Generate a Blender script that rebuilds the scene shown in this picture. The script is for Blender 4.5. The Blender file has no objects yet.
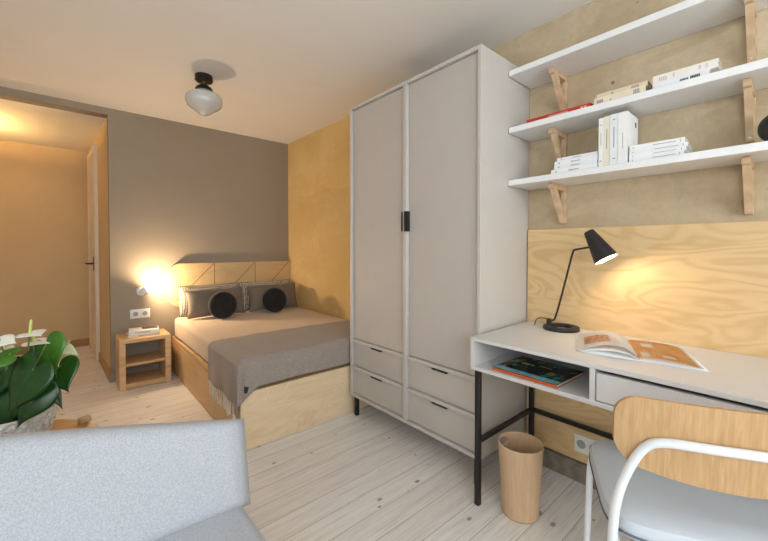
import bpy, bmesh, math, random
from math import sin, cos, pi, radians as R, sqrt, atan2
from mathutils import Vector as V, Matrix as M4, noise as mn
random.seed(7)
scn = bpy.context.scene
COL = scn.collection

# ------------------------------------------------------------------ materials
MATS = {}
class NT:
    def __init__(s, name, rough=.5, spec=.5):
        s.m = bpy.data.materials.new(name); s.m.use_nodes = True
        s.t = s.m.node_tree; s.n = s.t.nodes; s.l = s.t.links
        s.b = s.n['Principled BSDF']
        s.b.inputs['Roughness'].default_value = rough
        s.b.inputs['Specular IOR Level'].default_value = spec
        s.tc = s.n.new('ShaderNodeTexCoord')
        MATS[name] = s.m
    def link(s, a, b): s.l.new(a, b)
    def map(s, scale=(1, 1, 1), rot=(0, 0, 0), loc=(0, 0, 0)):
        m = s.n.new('ShaderNodeMapping')
        m.inputs['Scale'].default_value = scale; m.inputs['Rotation'].default_value = rot; m.inputs['Location'].default_value = loc
        s.link(s.tc.outputs['Object'], m.inputs['Vector']); return m.outputs['Vector']
    def noise(s, vec, scale=5, detail=4, rough=.55, dist=0):
        t = s.n.new('ShaderNodeTexNoise')
        for k, v in (('Scale', scale), ('Detail', detail), ('Roughness', rough), ('Distortion', dist)): t.inputs[k].default_value = v
        s.link(vec, t.inputs['Vector']); return t.outputs['Fac']
    def wave(s, vec, scale=5, dist=2, detail=2, dscale=1, direction='X', profile='SIN'):
        t = s.n.new('ShaderNodeTexWave'); t.bands_direction = direction; t.wave_profile = profile
        for k, v in (('Scale', scale), ('Distortion', dist), ('Detail', detail), ('Detail Scale', dscale)): t.inputs[k].default_value = v
        s.link(vec, t.inputs['Vector']); return t.outputs['Fac']
    def voro(s, vec, scale=5, dim='3D'):
        t = s.n.new('ShaderNodeTexVoronoi'); t.voronoi_dimensions = dim; t.inputs['Scale'].default_value = scale
        s.link(vec, t.inputs['Vector']); return t.outputs['Distance'], t.outputs['Color']
    def ramp(s, fac, stops):
        r = s.n.new('ShaderNodeValToRGB'); e = r.color_ramp.elements
        while len(e) < len(stops): e.new(.5)
        for el, (p, c) in zip(e, stops): el.position = p; el.color = (*c, 1) if len(c) == 3 else c
        s.link(fac, r.inputs['Fac']); return r.outputs['Color']
    def math(s, op, a, b=None, c=None):
        m = s.n.new('ShaderNodeMath'); m.operation = op
        for i, v in enumerate((a, b, c)):
            if v is None: continue
            if isinstance(v, (int, float)): m.inputs[i].default_value = v
            else: s.link(v, m.inputs[i])
        return m.outputs[0]
    def mix(s, fac, a, b, blend='MIX'):
        m = s.n.new('ShaderNodeMix'); m.data_type = 'RGBA'; m.blend_type = blend
        for sock, v in ((m.inputs['Factor'], fac), (m.inputs['A'], a), (m.inputs['B'], b)):
            if isinstance(v, (int, float)): sock.default_value = v
            elif isinstance(v, tuple): sock.default_value = (*v, 1) if len(v) == 3 else v
            else: s.link(v, sock)
        return m.outputs['Result']
    def color(s, c):
        if isinstance(c, tuple): s.b.inputs['Base Color'].default_value = (*c, 1)
        else: s.link(c, s.b.inputs['Base Color'])
        return s
    def bump(s, h, strength=.2, dist=.005):
        b = s.n.new('ShaderNodeBump'); b.inputs['Strength'].default_value = strength; b.inputs['Distance'].default_value = dist
        s.link(h, b.inputs['Height']); s.link(b.outputs['Normal'], s.b.inputs['Normal']); return s

def srgb(r, g, b):
    f = lambda c: c / 12.92 if c <= .04045 else ((c + .055) / 1.055) ** 2.4
    return (f(r / 255), f(g / 255), f(b / 255))
def sc(c, k): return tuple(min(1, x * k) for x in c)

def plain(name, c, rough=.5, spec=.5, var=.04, metal=0, scale=12):
    s = NT(name, rough, spec)
    f = s.noise(s.map(), scale, 3)
    s.color(s.ramp(f, [(.3, sc(c, 1 - var)), (.7, sc(c, 1 + var))]))
    s.b.inputs['Metallic'].default_value = metal
    return s.m
def wood(name, c1, c2, stretch=(1, 14, 14), rough=.5, scale=4, wav=0.35, wdir='Y', wscale=9, knots=False):
    s = NT(name, rough, .35)
    v = s.map(stretch)
    f = s.noise(v, scale, 6, .6, .3)
    w = s.wave(s.map(tuple(x * .25 for x in stretch)), wscale, 5, 3, 1.2, wdir)
    f2 = s.math('ADD', s.math('MULTIPLY', f, 1 - wav), s.math('MULTIPLY', w, wav))
    col = s.ramp(f2, [(.25, c2), (.7, c1)])
    if knots:
        d, c = s.voro(s.map((2.2, 2.2, 2.2)), 2.3)
        k = s.ramp(d, [(.03, (1, 1, 1)), (.075, (0, 0, 0))])
        col = s.mix(k, col, sc(c2, .45))
    s.color(col); s.bump(f, .06, .002)
    return s.m
def fabric(name, c1, c2, scale=350, rough=.9, bump=.35, stretch=(1, 1, 1), coarse=0.0):
    s = NT(name, rough, .2)
    f = s.noise(s.map(stretch), scale, 2, .7)
    col = s.ramp(f, [(.32, c2), (.68, c1)])
    if coarse:
        g = s.noise(s.map(), 9, 3)
        col = s.mix(s.math('MULTIPLY', g, coarse), col, sc(c2, .8))
    s.color(col); s.bump(f, bump, .002)
    s.b.inputs['Sheen Weight'].default_value = .15
    return s.m
def emit(name, c, strength):
    s = NT(name); s.color((.8, .8, .8))
    s.b.inputs['Emission Color'].default_value = (*c, 1); s.b.inputs['Emission Strength'].default_value = strength
    return s.m

# floor: whitewashed pine boards running towards the right wall
def floor_mat():
    s = NT('whitewashed_pine_boards', .5, .35)
    sep = s.n.new('ShaderNodeSeparateXYZ'); s.link(s.tc.outputs['Object'], sep.inputs[0])
    x, y = sep.outputs['X'], sep.outputs['Y']
    W = .118
    yy = s.math('DIVIDE', y, W); row = s.math('FLOOR', yy); fy = s.math('FRACT', yy)
    wn = s.n.new('ShaderNodeTexWhiteNoise'); wn.noise_dimensions = '1D'; s.link(row, wn.inputs['W'])
    xo = s.math('ADD', s.math('DIVIDE', x, 11), s.math('MULTIPLY', wn.outputs['Value'], 7.3))
    col_i = s.math('FLOOR', xo); fx = s.math('FRACT', xo)
    cid = s.n.new('ShaderNodeCombineXYZ'); s.link(row, cid.inputs[0]); s.link(col_i, cid.inputs[1])
    wn2 = s.n.new('ShaderNodeTexWhiteNoise'); wn2.noise_dimensions = '3D'; s.link(cid.outputs[0], wn2.inputs['Vector'])
    gv = s.n.new('ShaderNodeCombineXYZ')
    s.link(s.math('ADD', s.math('MULTIPLY', x, 1.1), s.math('MULTIPLY', wn2.outputs['Value'], 40)), gv.inputs[0])
    s.link(s.math('MULTIPLY', y, 22), gv.inputs[1])
    g = s.noise(gv.outputs[0], 2.2, 6, .62, .6)
    gv2 = s.n.new('ShaderNodeCombineXYZ'); s.link(s.math('MULTIPLY', x, 2.2), gv2.inputs[0]); s.link(s.math('MULTIPLY', y, 60), gv2.inputs[1])
    g2 = s.noise(gv2.outputs[0], 2, 4, .6, .2)
    base = s.ramp(g, [(.2, (.66, .61, .56)), (.42, (.80, .77, .73)), (.6, (.86, .835, .80)), (.8, (.90, .88, .855))])
    tint = s.ramp(wn2.outputs['Value'], [(0, (.92, .90, .875)), (.5, (.97, .96, .95)), (1, (1, 1, 1))])
    c = s.mix(1.0, base, tint, 'MULTIPLY')
    c = s.mix(s.ramp(g2, [(.52, (0, 0, 0)), (.72, (.42, .42, .42))]), c, (.33, .27, .22))
    # knots
    kv = s.n.new('ShaderNodeCombineXYZ'); s.link(s.math('MULTIPLY', x, .62), kv.inputs[0]); s.link(y, kv.inputs[1])
    d, kc = s.voro(kv.outputs[0], 7.5, '2D')
    sepc = s.n.new('ShaderNodeSeparateColor'); s.link(kc, sepc.inputs[0])
    rad = s.math('ADD', s.math('MULTIPLY', s.math('MAXIMUM', s.math('SUBTRACT', sepc.outputs[0], .35), 0), .16), .0005)
    kk = s.math('MULTIPLY', s.math('SUBTRACT', 1, s.math('DIVIDE', d, rad)), 1.7)
    kk = s.math('MINIMUM', s.math('MAXIMUM', kk, 0), .8)
    c = s.mix(kk, c, (.24, .195, .155))
    # gaps
    gap = s.math('MAXIMUM', s.math('LESS_THAN', fy, .022), s.math('LESS_THAN', fx, .0002))
    c = s.mix(s.math('MULTIPLY', gap, .62), c, (.13, .105, .085))
    s.color(c); s.bump(s.math('SUBTRACT', g2, gap), .12, .003)
    return s.m

def concrete_mat():
    s = NT('stripped_concrete_wall', .85, .2)
    v = s.map()
    big = s.noise(s.map((1, 1, 1.3)), 2.2, 6, .62, .4)
    fine = s.noise(v, 26, 6, .7)
    drip = s.noise(s.map((1, 9, 1.2)), 2.1, 4, .6, .2)
    c = s.ramp(big, [(.22, (.47, .36, .235)), (.45, (.58, .46, .305)), (.62, (.64, .52, .355)), (.82, (.72, .61, .44))])
    c = s.mix(s.ramp(fine, [(.35, (.22, .22, .22)), (.6, (0, 0, 0))]), c, (.30, .23, .15))
    c = s.mix(s.ramp(drip, [(.60, (0, 0, 0)), (.72, (.5, .5, .5))]), c, (.57, .50, .385))
    d, _ = s.voro(s.map((1, 1, 1)), 7)
    c = s.mix(s.ramp(d, [(.03, (.85, .85, .85)), (.07, (0, 0, 0))]), c, (.17, .115, .07))
    d2, _ = s.voro(s.map((1, 1.4, 1), loc=(.3, .2, .7)), 23)
    c = s.mix(s.math('MULTIPLY', s.ramp(d2, [(.04, (.5, .5, .5)), (.10, (0, 0, 0))]), s.ramp(fine, [(.45, (0, 0, 0)), (.6, (1, 1, 1))])), c, (.25, .18, .115))
    wide = s.noise(s.map((1, 1.2, 2.4), loc=(3, 1, 5)), 1.7, 5, .6, .8)
    c = s.mix(s.ramp(wide, [(.50, (0, 0, 0)), (.56, (.30, .30, .30)), (.75, (.45, .45, .45))]), c, (.42, .31, .185))
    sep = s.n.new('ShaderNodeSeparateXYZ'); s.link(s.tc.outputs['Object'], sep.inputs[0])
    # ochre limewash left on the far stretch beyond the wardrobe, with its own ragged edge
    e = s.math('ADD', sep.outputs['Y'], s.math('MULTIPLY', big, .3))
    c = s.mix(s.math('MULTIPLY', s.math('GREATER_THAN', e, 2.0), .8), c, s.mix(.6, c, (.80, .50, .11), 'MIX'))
    # a pour line across the wall
    zl = s.math('ADD', sep.outputs['Z'], s.math('MULTIPLY', big, .25))
    c = s.mix(s.math('MULTIPLY', s.math('LESS_THAN', zl, 1.80), .16), c, (.30, .20, .09))
    s.color(c); s.bump(s.math('ADD', fine, s.math('MULTIPLY', big, 1.5)), .35, .008)
    return s.m

def ply_mat(name, c1, c2, rot=(0, 0, 0), st=(1, .5, 2.2), rough=.45, amt=.5, rings=34):
    s = NT(name, rough, .3)
    v = s.map(st, rot)
    n = s.noise(v, 2.4, 2.5, .45, 1.1)
    r = s.math('MULTIPLY_ADD', s.math('SINE', s.math('MULTIPLY', n, rings * 2)), .5, .5)
    blot = s.noise(s.map(tuple(x * .8 for x in st)), 4.5, 3, .5, .8)
    fine = s.noise(s.map((55, 6, 55)), 3, 3)
    f = s.math('ADD', s.math('MULTIPLY', r, amt * .5), s.math('ADD', s.math('MULTIPLY', blot, 1 - amt * .75), s.math('MULTIPLY', fine, amt * .25)))
    c = s.ramp(f, [(.2, c2), (.5, sc(c1, .98)), (.8, sc(c1, 1.07))])
    d, _ = s.voro(s.map((1, 1, 1)), 3.1)
    c = s.mix(s.ramp(d, [(.006, (.6, .6, .6)), (.02, (0, 0, 0))]), c, sc(c2, .5))
    s.color(c); return s.m

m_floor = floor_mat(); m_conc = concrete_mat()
m_ceil = plain('white_ceiling_paint', (.84, .815, .78), .9, .1, .012, scale=3)
m_taupe = plain('taupe_wall_paint', (.315, .262, .20), .85, .15, .02, scale=4)
m_hall = plain('passage_wall_paint', (.58, .44, .26), .85, .15, .02, scale=4)
m_plain = plain('white_wall_paint', (.62, .60, .57), .9, .1, .02)
m_white = plain('white_lacquer', (.80, .80, .79), .4, .4, .015)
m_doorw = plain('door_paint', (.70, .62, .50), .45, .4, .02)
m_ply = ply_mat('plywood_lining', (.70, .49, .25), (.585, .375, .165), st=(1, .6, 2.2), amt=.6, rings=30)
m_bedply = ply_mat('birch_plywood', (.78, .60, .385), (.66, .475, .275), st=(.7, .7, 2.6), amt=.28)
m_bedside = ply_mat('birch_plywood_side', (.62, .42, .215), (.50, .32, .15), st=(1, .6, 3), amt=.3)
m_head = ply_mat('headboard_veneer', (.66, .46, .235), (.56, .37, .17), st=(1, 1, 2.5), amt=.22)
m_pine = wood('pine_board', (.68, .46, .25), (.50, .30, .14), (2, 9, 9), knots=True)
m_brk = wood('beech_bracket', (.66, .47, .30), (.52, .35, .20), (9, 9, 2), wdir='Z')
m_oak = wood('oak_veneer', (.58, .37, .185), (.43, .245, .105), (20, 20, 1.3), rough=.4, scale=5, wav=.06)
m_bin = wood('light_oak_veneer', (.68, .48, .30), (.56, .37, .21), (22, 22, 1), rough=.45, scale=5, wav=.05)
m_tablew = wood('orange_oiled_wood', (.60, .32, .11), (.44, .21, .06), (2, 12, 12))
m_skirt = wood('brown_skirting', (.42, .26, .13), (.30, .18, .09), (2, 9, 9))
m_skirtg = wood('grey_skirting', (.26, .215, .17), (.18, .145, .11), (9, 2, 9))
m_ward = plain('warm_grey_lacquer', (.50, .455, .41), .5, .35, .012)
m_wfr = plain('pale_grey_lacquer', (.535, .50, .462), .45, .4, .012)
m_desk = plain('desk_grey_lacquer', (.635, .62, .60), .4, .4, .012)
m_black = plain('black_metal', (.012, .012, .013), .4, .5, .1)
m_lampblk = plain('matt_black_lamp_paint', (.02, .019, .018), .45, .4, .1)
m_bronze = plain('dark_bronze', (.03, .024, .018), .35, .5, .1, .6)
m_tube = plain('white_powder_coat', (.74, .76, .77), .3, .5, .01)
m_vinyl = plain('pale_blue_grey_vinyl', (.55, .59, .635), .45, .4, .02)
m_welt = plain('dark_blue_welt', (.12, .15, .2), .5, .4)
m_sofa = fabric('heather_grey_upholstery', (.515, .53, .56), (.36, .375, .405), 290, bump=.45, coarse=.05)
m_sheet = fabric('beige_bed_sheet', (.65, .505, .355), (.57, .43, .295), 240, bump=.12)
m_blank = fabric('grey_brown_woven_wool', (.40, .335, .29), (.225, .185, .155), 190, stretch=(1, 2.6, 1), bump=.4)
m_fringe = fabric('cream_yarn', (.84, .78, .66), (.66, .59, .47), 300)
m_pillow = fabric('taupe_linen', (.215, .175, .135), (.14, .11, .083), 220, bump=.3)
m_dark = fabric('black_chunky_wool', (.022, .020, .020), (.009, .008, .008), 160, bump=.6)
m_tag = plain('navy_tag', (.02, .025, .05), .7)
m_steel = plain('brushed_steel', (.6, .6, .6), .35, .5, .05, .9)
m_paper = plain('page_white', (.78, .77, .75), .7, .2, .02)
m_bookw = plain('white_book_paper', (.82, .81, .79), .6, .3, .03, scale=30)
m_bookb = plain('bluish_white_book_paper', (.76, .78, .80), .6, .3, .03, scale=30)
m_cream = plain('cream_book_paper', (.78, .68, .53), .6, .3, .05, scale=30)
m_block = plain('page_block_paper', (.66, .60, .50), .8, .2, .08, scale=90)
m_red = plain('red_book_cloth', (.50, .035, .015), .45, .4, .08)
m_ink = plain('dark_print', (.03, .03, .035), .6)
m_inkg = plain('grey_print', (.34, .32, .30), .6)
m_pink = plain('pale_red_print', (.75, .36, .30), .6)
m_orange = plain('orange_red_spine', (.62, .10, .025), .45, .4)
m_socket = plain('socket_plastic', (.80, .78, .74), .35, .5, .01)
m_hole = plain('dark_recess', (.05, .045, .04), .7)
m_groove = plain('dark_groove', (.20, .10, .04), .7)
m_soil = plain('potting_soil', (.03, .022, .016), .95, .1, .4, scale=60)

def photo_mat(name, cols, scale):
    s = NT(name, .4, .4)
    f = s.noise(s.map((1, 1.6, 1)), scale, 5, .6, 1.2)
    n = len(cols); s.color(s.ramp(f, [(.3 + .4 * i / (n - 1), c) for i, c in enumerate(cols)]))
    return s.m
m_photo = photo_mat('printed_brown_picture', [(.30, .10, .04), (.60, .28, .12), (.75, .55, .40), (.28, .10, .05)], 18)
m_photo2 = photo_mat('printed_orange_picture', [(.60, .27, .06), (.72, .40, .14), (.78, .50, .24), (.62, .30, .09)], 9)
def comic_mat():
    s = NT('colourful_printed_cover', .25, .5)
    d, c = s.voro(s.map((1, 1.5, 1)), 26)
    n = s.noise(s.map(), 13, 4)
    sepc = s.n.new('ShaderNodeSeparateColor'); s.link(c, sepc.inputs[0])
    r = s.n.new('ShaderNodeValToRGB'); r.color_ramp.interpolation = 'CONSTANT'; e = r.color_ramp.elements
    cl = [(0, (.012, .02, .018)), (.35, (.02, .06, .05)), (.52, (.05, .12, .06)), (.62, (.03, .22, .26)), (.72, (.30, .22, .06)), (.80, (.02, .03, .03)), (.92, (.42, .04, .03)), (.95, (.35, .45, .36))]
    while len(e) < len(cl): e.new(.5)
    for el, (p, k) in zip(e, cl): el.position = p; el.color = (*k, 1)
    s.link(sepc.outputs[0], r.inputs['Fac'])
    s.color(s.mix(s.ramp(n, [(.36, (.75, .75, .75)), (.55, (0, 0, 0))]), r.outputs['Color'], (.015, .022, .02)))
    return s.m
m_comic = comic_mat()
def band_mat():
    s = NT('colourful_cover_strip', .3, .5)
    d, c = s.voro(s.map(), 55)
    s.color(s.mix(.55, c, (.10, .42, .45)))
    return s.m
m_band = band_mat()
def leaf_mat(name, c1, c2):
    s = NT(name, .28, .5)
    f = s.noise(s.map(), 30, 3)
    s.color(s.ramp(f, [(.3, c2), (.7, c1)])); s.bump(f, .1, .002)
    return s.m
m_leafd = leaf_mat('dark_green_leaf', (.018, .070, .012), (.010, .040, .008))
m_leafm = leaf_mat('mid_green_leaf', (.028, .10, .011), (.016, .062, .008))
m_leafl = leaf_mat('fresh_green_leaf', (.065, .19, .018), (.038, .125, .013))
m_leafd2 = leaf_mat('deep_green_leaf', (.015, .062, .009), (.009, .038, .006))
m_stem = leaf_mat('stem_green', (.16, .22, .05), (.10, .15, .03))
m_spathe = plain('white_spathe', (.78, .80, .72), .35, .5, .03)
m_spathc = plain('cream_green_spathe', (.70, .74, .46), .35, .5, .06)
m_spadix = plain('yellow_green_spadix', (.62, .66, .20), .5)
def pot_mat():
    s = NT('white_embossed_ceramic', .45, .4)
    w = s.wave(s.map((1, 1, 1)), 14, 6, 2, 3, 'Z')
    s.color(s.ramp(w, [(.2, (.62, .61, .57)), (.6, (.70, .69, .65))])); s.bump(w, .6, .006)
    return s.m
m_pot = pot_mat()
def chevron_mat():
    s = NT('white_and_black_woven_pattern', .9, .2)
    ch = s.n.new('ShaderNodeTexChecker'); ch.inputs['Scale'].default_value = 95
    ch.inputs['Color1'].default_value = (.66, .58, .46, 1); ch.inputs['Color2'].default_value = (.035, .03, .03, 1)
    s.link(s.map((1, 1, 1.2), (0, R(45), 0)), ch.inputs['Vector'])
    s.color(ch.outputs['Color']); return s.m
m_chev = chevron_mat()
def milk_mat():
    s = NT('milky_glass', .12, .5); s.color((.80, .78, .74))
    s.b.inputs['Transmission Weight'].default_value = .35; s.b.inputs['Subsurface Weight'].default_value = 0
    s.b.inputs['Coat Weight'].default_value = .6; s.b.inputs['Coat Roughness'].default_value = .05
    return s.m
m_milk = milk_mat()
def glass_mat():
    s = NT('window_glass'); t = s.n.new('ShaderNodeBsdfTransparent'); g = s.n.new('ShaderNodeBsdfGlossy')
    g.inputs['Roughness'].default_value = .02
    mx = s.n.new('ShaderNodeMixShader'); mx.inputs[0].default_value = .06
    s.link(t.outputs[0], mx.inputs[1]); s.link(g.outputs[0], mx.inputs[2])
    s.link(mx.outputs[0], s.n['Material Output'].inputs['Surface']); return s.m
m_glass = glass_mat()
WARM = (1, .55, .20)
m_bulb = emit('warm_bulb', (1, .73, .45), 1550)
m_bulbd = emit('warm_desk_bulb', (1, .74, .50), 220)
m_bulbh = emit('warm_passage_globe', (1, .59, .20), 820)

# ------------------------------------------------------------------ mesh helpers
def nb(): return bmesh.new()
def bx(bm, x0, x1, y0, y1, z0, z1, bev=0, seg=2, mi=0, mat=None):
    r = bmesh.ops.create_cube(bm, size=1)['verts']
    T = M4.Translation(((x0 + x1) / 2, (y0 + y1) / 2, (z0 + z1) / 2)) @ M4.Diagonal((x1 - x0, y1 - y0, z1 - z0, 1))
    if mat is not None: T = mat @ T
    bmesh.ops.transform(bm, matrix=T, verts=r)
    fs = list({f for v in r for f in v.link_faces})
    for f in fs: f.material_index = mi
    if bev:
        es = list({e for v in r for e in v.link_edges})
        o = bmesh.ops.bevel(bm, geom=es, offset=bev, segments=seg, profile=.5, affect='EDGES')
        for f in o['faces']: f.material_index = mi
    return bm
def tube(bm, pts, r, n=12, cap=True):
    pts = [V(p) for p in pts]; rs = r if isinstance(r, (list, tuple)) else [r] * len(pts)
    up = None; rings = []
    for i, p in enumerate(pts):
        t = (pts[min(i + 1, len(pts) - 1)] - pts[max(i - 1, 0)]).normalized()
        if up is None:
            a = V((0, 0, 1)) if abs(t.z) < .9 else V((1, 0, 0)); up = (a - t * a.dot(t)).normalized()
        else:
            up = (up - t * up.dot(t)).normalized()
        b = t.cross(up)
        rings.append([bm.verts.new(p + (up * cos(2 * pi * k / n) + b * sin(2 * pi * k / n)) * rs[i]) for k in range(n)])
    for a, b in zip(rings, rings[1:]):
        for k in range(n): bm.faces.new((a[k], a[(k + 1) % n], b[(k + 1) % n], b[k]))
    if cap:
        bm.faces.new(rings[0][::-1]); bm.faces.new(rings[-1])
    return bm
def sm(pts, n=8):  # catmull-rom
    pts = [V(p) for p in pts]; P = [pts[0] * 2 - pts[1]] + pts + [pts[-1] * 2 - pts[-2]]; out = []
    for i in range(1, len(P) - 2):
        for k in range(n):
            t = k / n; a, b, c, d = P[i - 1:i + 3]
            out.append(.5 * ((2 * b) + (c - a) * t + (2 * a - 5 * b + 4 * c - d) * t * t + (3 * b - a - 3 * c + d) * t ** 3))
    out.append(pts[-1]); return out
def lathe(bm, prof, n=40, mat=None, close=False):
    rings = []
    for r, z in prof:
        if r < 1e-6: rings.append([bm.verts.new((0, 0, z))])
        else: rings.append([bm.verts.new((r * cos(2 * pi * k / n), r * sin(2 * pi * k / n), z)) for k in range(n)])
    seq = list(zip(rings, rings[1:])) + ([(rings[-1], rings[0])] if close else [])
    for a, b in seq:
        for k in range(n):
            q = [a[k % len(a)], a[(k + 1) % len(a)], b[(k + 1) % len(b)], b[k % len(b)]]
            q = list(dict.fromkeys(q))
            if len(q) > 2: bm.faces.new(q)
    if mat is not None: bmesh.ops.transform(bm, matrix=mat, verts=[v for r_ in rings for v in r_])
    return bm
def prism(bm, poly, z0, z1, mat=None, bev=0):
    lo = [bm.verts.new((x, y, z0)) for x, y in poly]; hi = [bm.verts.new((x, y, z1)) for x, y in poly]
    n = len(poly); fs = [bm.faces.new(lo[::-1]), bm.faces.new(hi)]
    for i in range(n): fs.append(bm.faces.new((lo[i], lo[(i + 1) % n], hi[(i + 1) % n], hi[i])))
    if bev:
        es = [e for e in fs[1].edges] + [e for e in fs[0].edges]
        o = bmesh.ops.bevel(bm, geom=es, offset=bev, segments=2, profile=.5, affect='EDGES')
        vs = list({v for f in o['faces'] for v in f.verts} | {v for f in fs if f.is_valid for v in f.verts})
    else: vs = lo + hi
    if mat is not None: bmesh.ops.transform(bm, matrix=mat, verts=vs)
    return bm
def gridmesh(bm, nu, nv, fn):
    g = [[bm.verts.new(fn(i / nu, j / nv)) for j in range(nv + 1)] for i in range(nu + 1)]
    for i in range(nu):
        for j in range(nv): bm.faces.new((g[i][j], g[i + 1][j], g[i + 1][j + 1], g[i][j + 1]))
    return g
def rrect(x0, x1, y0, y1, r, n=6):
    o = []
    for cx, cy, a in ((x1 - r, y1 - r, 0), (x0 + r, y1 - r, 90), (x0 + r, y0 + r, 180), (x1 - r, y0 + r, 270)):
        for k in range(n + 1):
            t = R(a + 90 * k / n); o.append((cx + r * cos(t), cy + r * sin(t)))
    return o
def obj(name, bm, mats, parent=None, smooth=True, label=None, solid=0, subd=0, recalc=True, ang=38):
    if recalc: bmesh.ops.recalc_face_normals(bm, faces=bm.faces)
    me = bpy.data.meshes.new(name); bm.to_mesh(me); bm.free()
    for m in (mats if isinstance(mats, (list, tuple)) else [mats]): me.materials.append(m)
    if smooth:
        for p in me.polygons: p.use_smooth = True
        me.set_sharp_from_angle(angle=R(ang))
    o = bpy.data.objects.new(name, me); COL.objects.link(o)
    if parent: o.parent = parent
    if label: o['label'] = label
    if solid:
        s = o.modifiers.new('thickness', 'SOLIDIFY'); s.thickness = solid; s.offset = 0
    if subd:
        s = o.modifiers.new('smooth', 'SUBSURF'); s.levels = s.render_levels = subd
    return o
def tag(o, label, cat, group=None):
    o['label'] = label; o['category'] = cat
    if group: o['group'] = group
    return o
def thing(name, label, cat, group=None):
    o = bpy.data.objects.new(name, None); o.empty_display_size = .05; COL.objects.link(o)
    return tag(o, label, cat, group)
def kids(o): return [c for c in bpy.data.objects if c.parent == o]
def rebase(o, loc):
    """Move the origin of a world-authored thing to its base."""
    loc = V(loc)
    def rec(x):
        if x.type == 'MESH': x.data.transform(M4.Translation(-loc))
        for c in kids(x): rec(c)
    rec(o); o.location = loc
def dup(o, loc, rz=None, label=None, group=None):
    def rec(x, par):
        c = x.copy(); COL.objects.link(c)
        if par: c.parent = par
        for k in kids(x): rec(k, c)
        return c
    c = rec(o, None); c.location = loc
    if rz is not None: c.rotation_euler.z = rz
    if label: c['label'] = label
    if group: c['group'] = group
    return c
def struct(name, bm, m, parent=None, smooth=False):
    o = obj(name, bm, m, parent, smooth)
    if not parent: o['kind'] = 'structure'
    return o
def axis_mat(p, d):
    return M4.Translation(p) @ V(d).normalized().to_track_quat('Z', 'Y').to_matrix().to_4x4()

# ------------------------------------------------------------------ camera
YAW, PITCH, FPX, CY, H = R(41.064), R(1.037), 363.788, 254.52, 1.13
cd = bpy.data.cameras.new('camera'); cam = bpy.data.objects.new('camera', cd); COL.objects.link(cam)
cd.sensor_width = 36; cd.sensor_fit = 'HORIZONTAL'; cd.lens = FPX / 768 * 36; cd.shift_y = -(270.5 - CY) / 768
cd.clip_start = .02
cam.location = (0, 0, H); cam.rotation_euler = (pi / 2 - PITCH, 0, -YAW); scn.camera = cam
def ray(u, v):
    r = (u - 384) / FPX; zz = (CY - v) / FPX
    d = cos(PITCH) + zz * sin(PITCH); z = zz * cos(PITCH) - sin(PITCH)
    return V((d * sin(YAW) + r * cos(YAW), d * cos(YAW) - r * sin(YAW), z))
def on(u, v, ax, val):   # the point of the place that lies on a known plane
    D = ray(u, v); o = V((0, 0, H)); return o + D * ((val - o[ax]) / D[ax])

# ------------------------------------------------------------------ room shell
XR, XP, YB, ZC = 1.885, 1.861, 3.805, 2.2944
XL, YF = -2.3, -1.7
AX0, AY1, AZ = -1.3, 5.43, 2.239        # passage
struct('floor', bx(nb(), XL - .1, XR + .2, YF - .1, AY1 + .1, -.05, 0), m_floor)
struct('ceiling', bx(nb(), XL - .1, XR + .2, YF - .1, YB, ZC, ZC + .05), m_ceil)
struct('ceiling', bx(nb(), AX0 - .1, .45, YB + .12, AY1 + .1, AZ, AZ + .05), m_ceil)
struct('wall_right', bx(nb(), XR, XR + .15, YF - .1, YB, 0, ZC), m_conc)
bm = nb(); bx(bm, .27, XR + .15, YB, YB + .1, 0, ZC); bx(bm, AX0, .27, YB, YB + .12, AZ, ZC); bx(bm, XL - .1, AX0, YB, YB + .1, 0, ZC)
struct('wall_back', bm, m_taupe)
struct('wall_return', prism(nb(), [(.27, YB + .1), (.40, YB + .1), (.40, AY1 + .1), (.205, AY1 + .1), (.205, AY1)], 0, AZ), m_hall)
struct('wall_passage', bx(nb(), AX0 - .1, .205, AY1, AY1 + .1, 0, AZ), m_hall)
struct('wall_passage', bx(nb(), AX0 - .1, AX0, YB + .12, AY1, 0, AZ), m_hall)
# front wall with window, left wall with window
bm = nb(); wx0, wx1, wz0, wz1 = -1.5, 1.3, .75, 2.15
bx(bm, XL - .1, wx0, YF - .1, YF, 0, ZC); bx(bm, wx1, XR, YF - .1, YF, 0, ZC); bx(bm, wx0, wx1, YF - .1, YF, 0, wz0); bx(bm, wx0, wx1, YF - .1, YF, wz1, ZC)
struct('wall_front', bm, m_plain)
def window(name, x0, x1, z0, z1, y, n):
    bm = nb(); t = .05
    bx(bm, x0, x1, y - .08, y - .02, z0, z0 + t); bx(bm, x0, x1, y - .08, y - .02, z1 - t, z1)
    for i in range(n + 1):
        cx = x0 + t / 2 + (x1 - x0 - t) * i / n; bx(bm, cx - t / 2, cx + t / 2, y - .08, y - .02, z0 + t, z1 - t)
    o = struct(name, bm, m_white); sg = 1
    for i in range(n):
        a = x0 + t / 2 + (x1 - x0 - t) * i / n + t / 2; b = x0 + t / 2 + (x1 - x0 - t) * (i + 1) / n - t / 2
        obj('pane', bx(nb(), a, b, y - .054, y - .048, z0 + t, z1 - t), m_glass, o, False)
    return o
window('window_1', wx0, wx1, wz0, wz1, YF, 3)
bm = nb(); vy0, vy1 = -1.25, .55
bx(bm, XL - .1, XL, YF, vy0, 0, ZC); bx(bm, XL - .1, XL, vy1, YB, 0, ZC); bx(bm, XL - .1, XL, vy0, vy1, 0, wz0); bx(bm, XL - .1, XL, vy0, vy1, wz1, ZC)
struct('wall_left', bm, m_plain)
w2 = window('window_2', vy0, vy1, wz0, wz1, 0, 2); w2.location = (XL - .1, 0, 0); w2.rotation_euler.z = pi / 2
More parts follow.
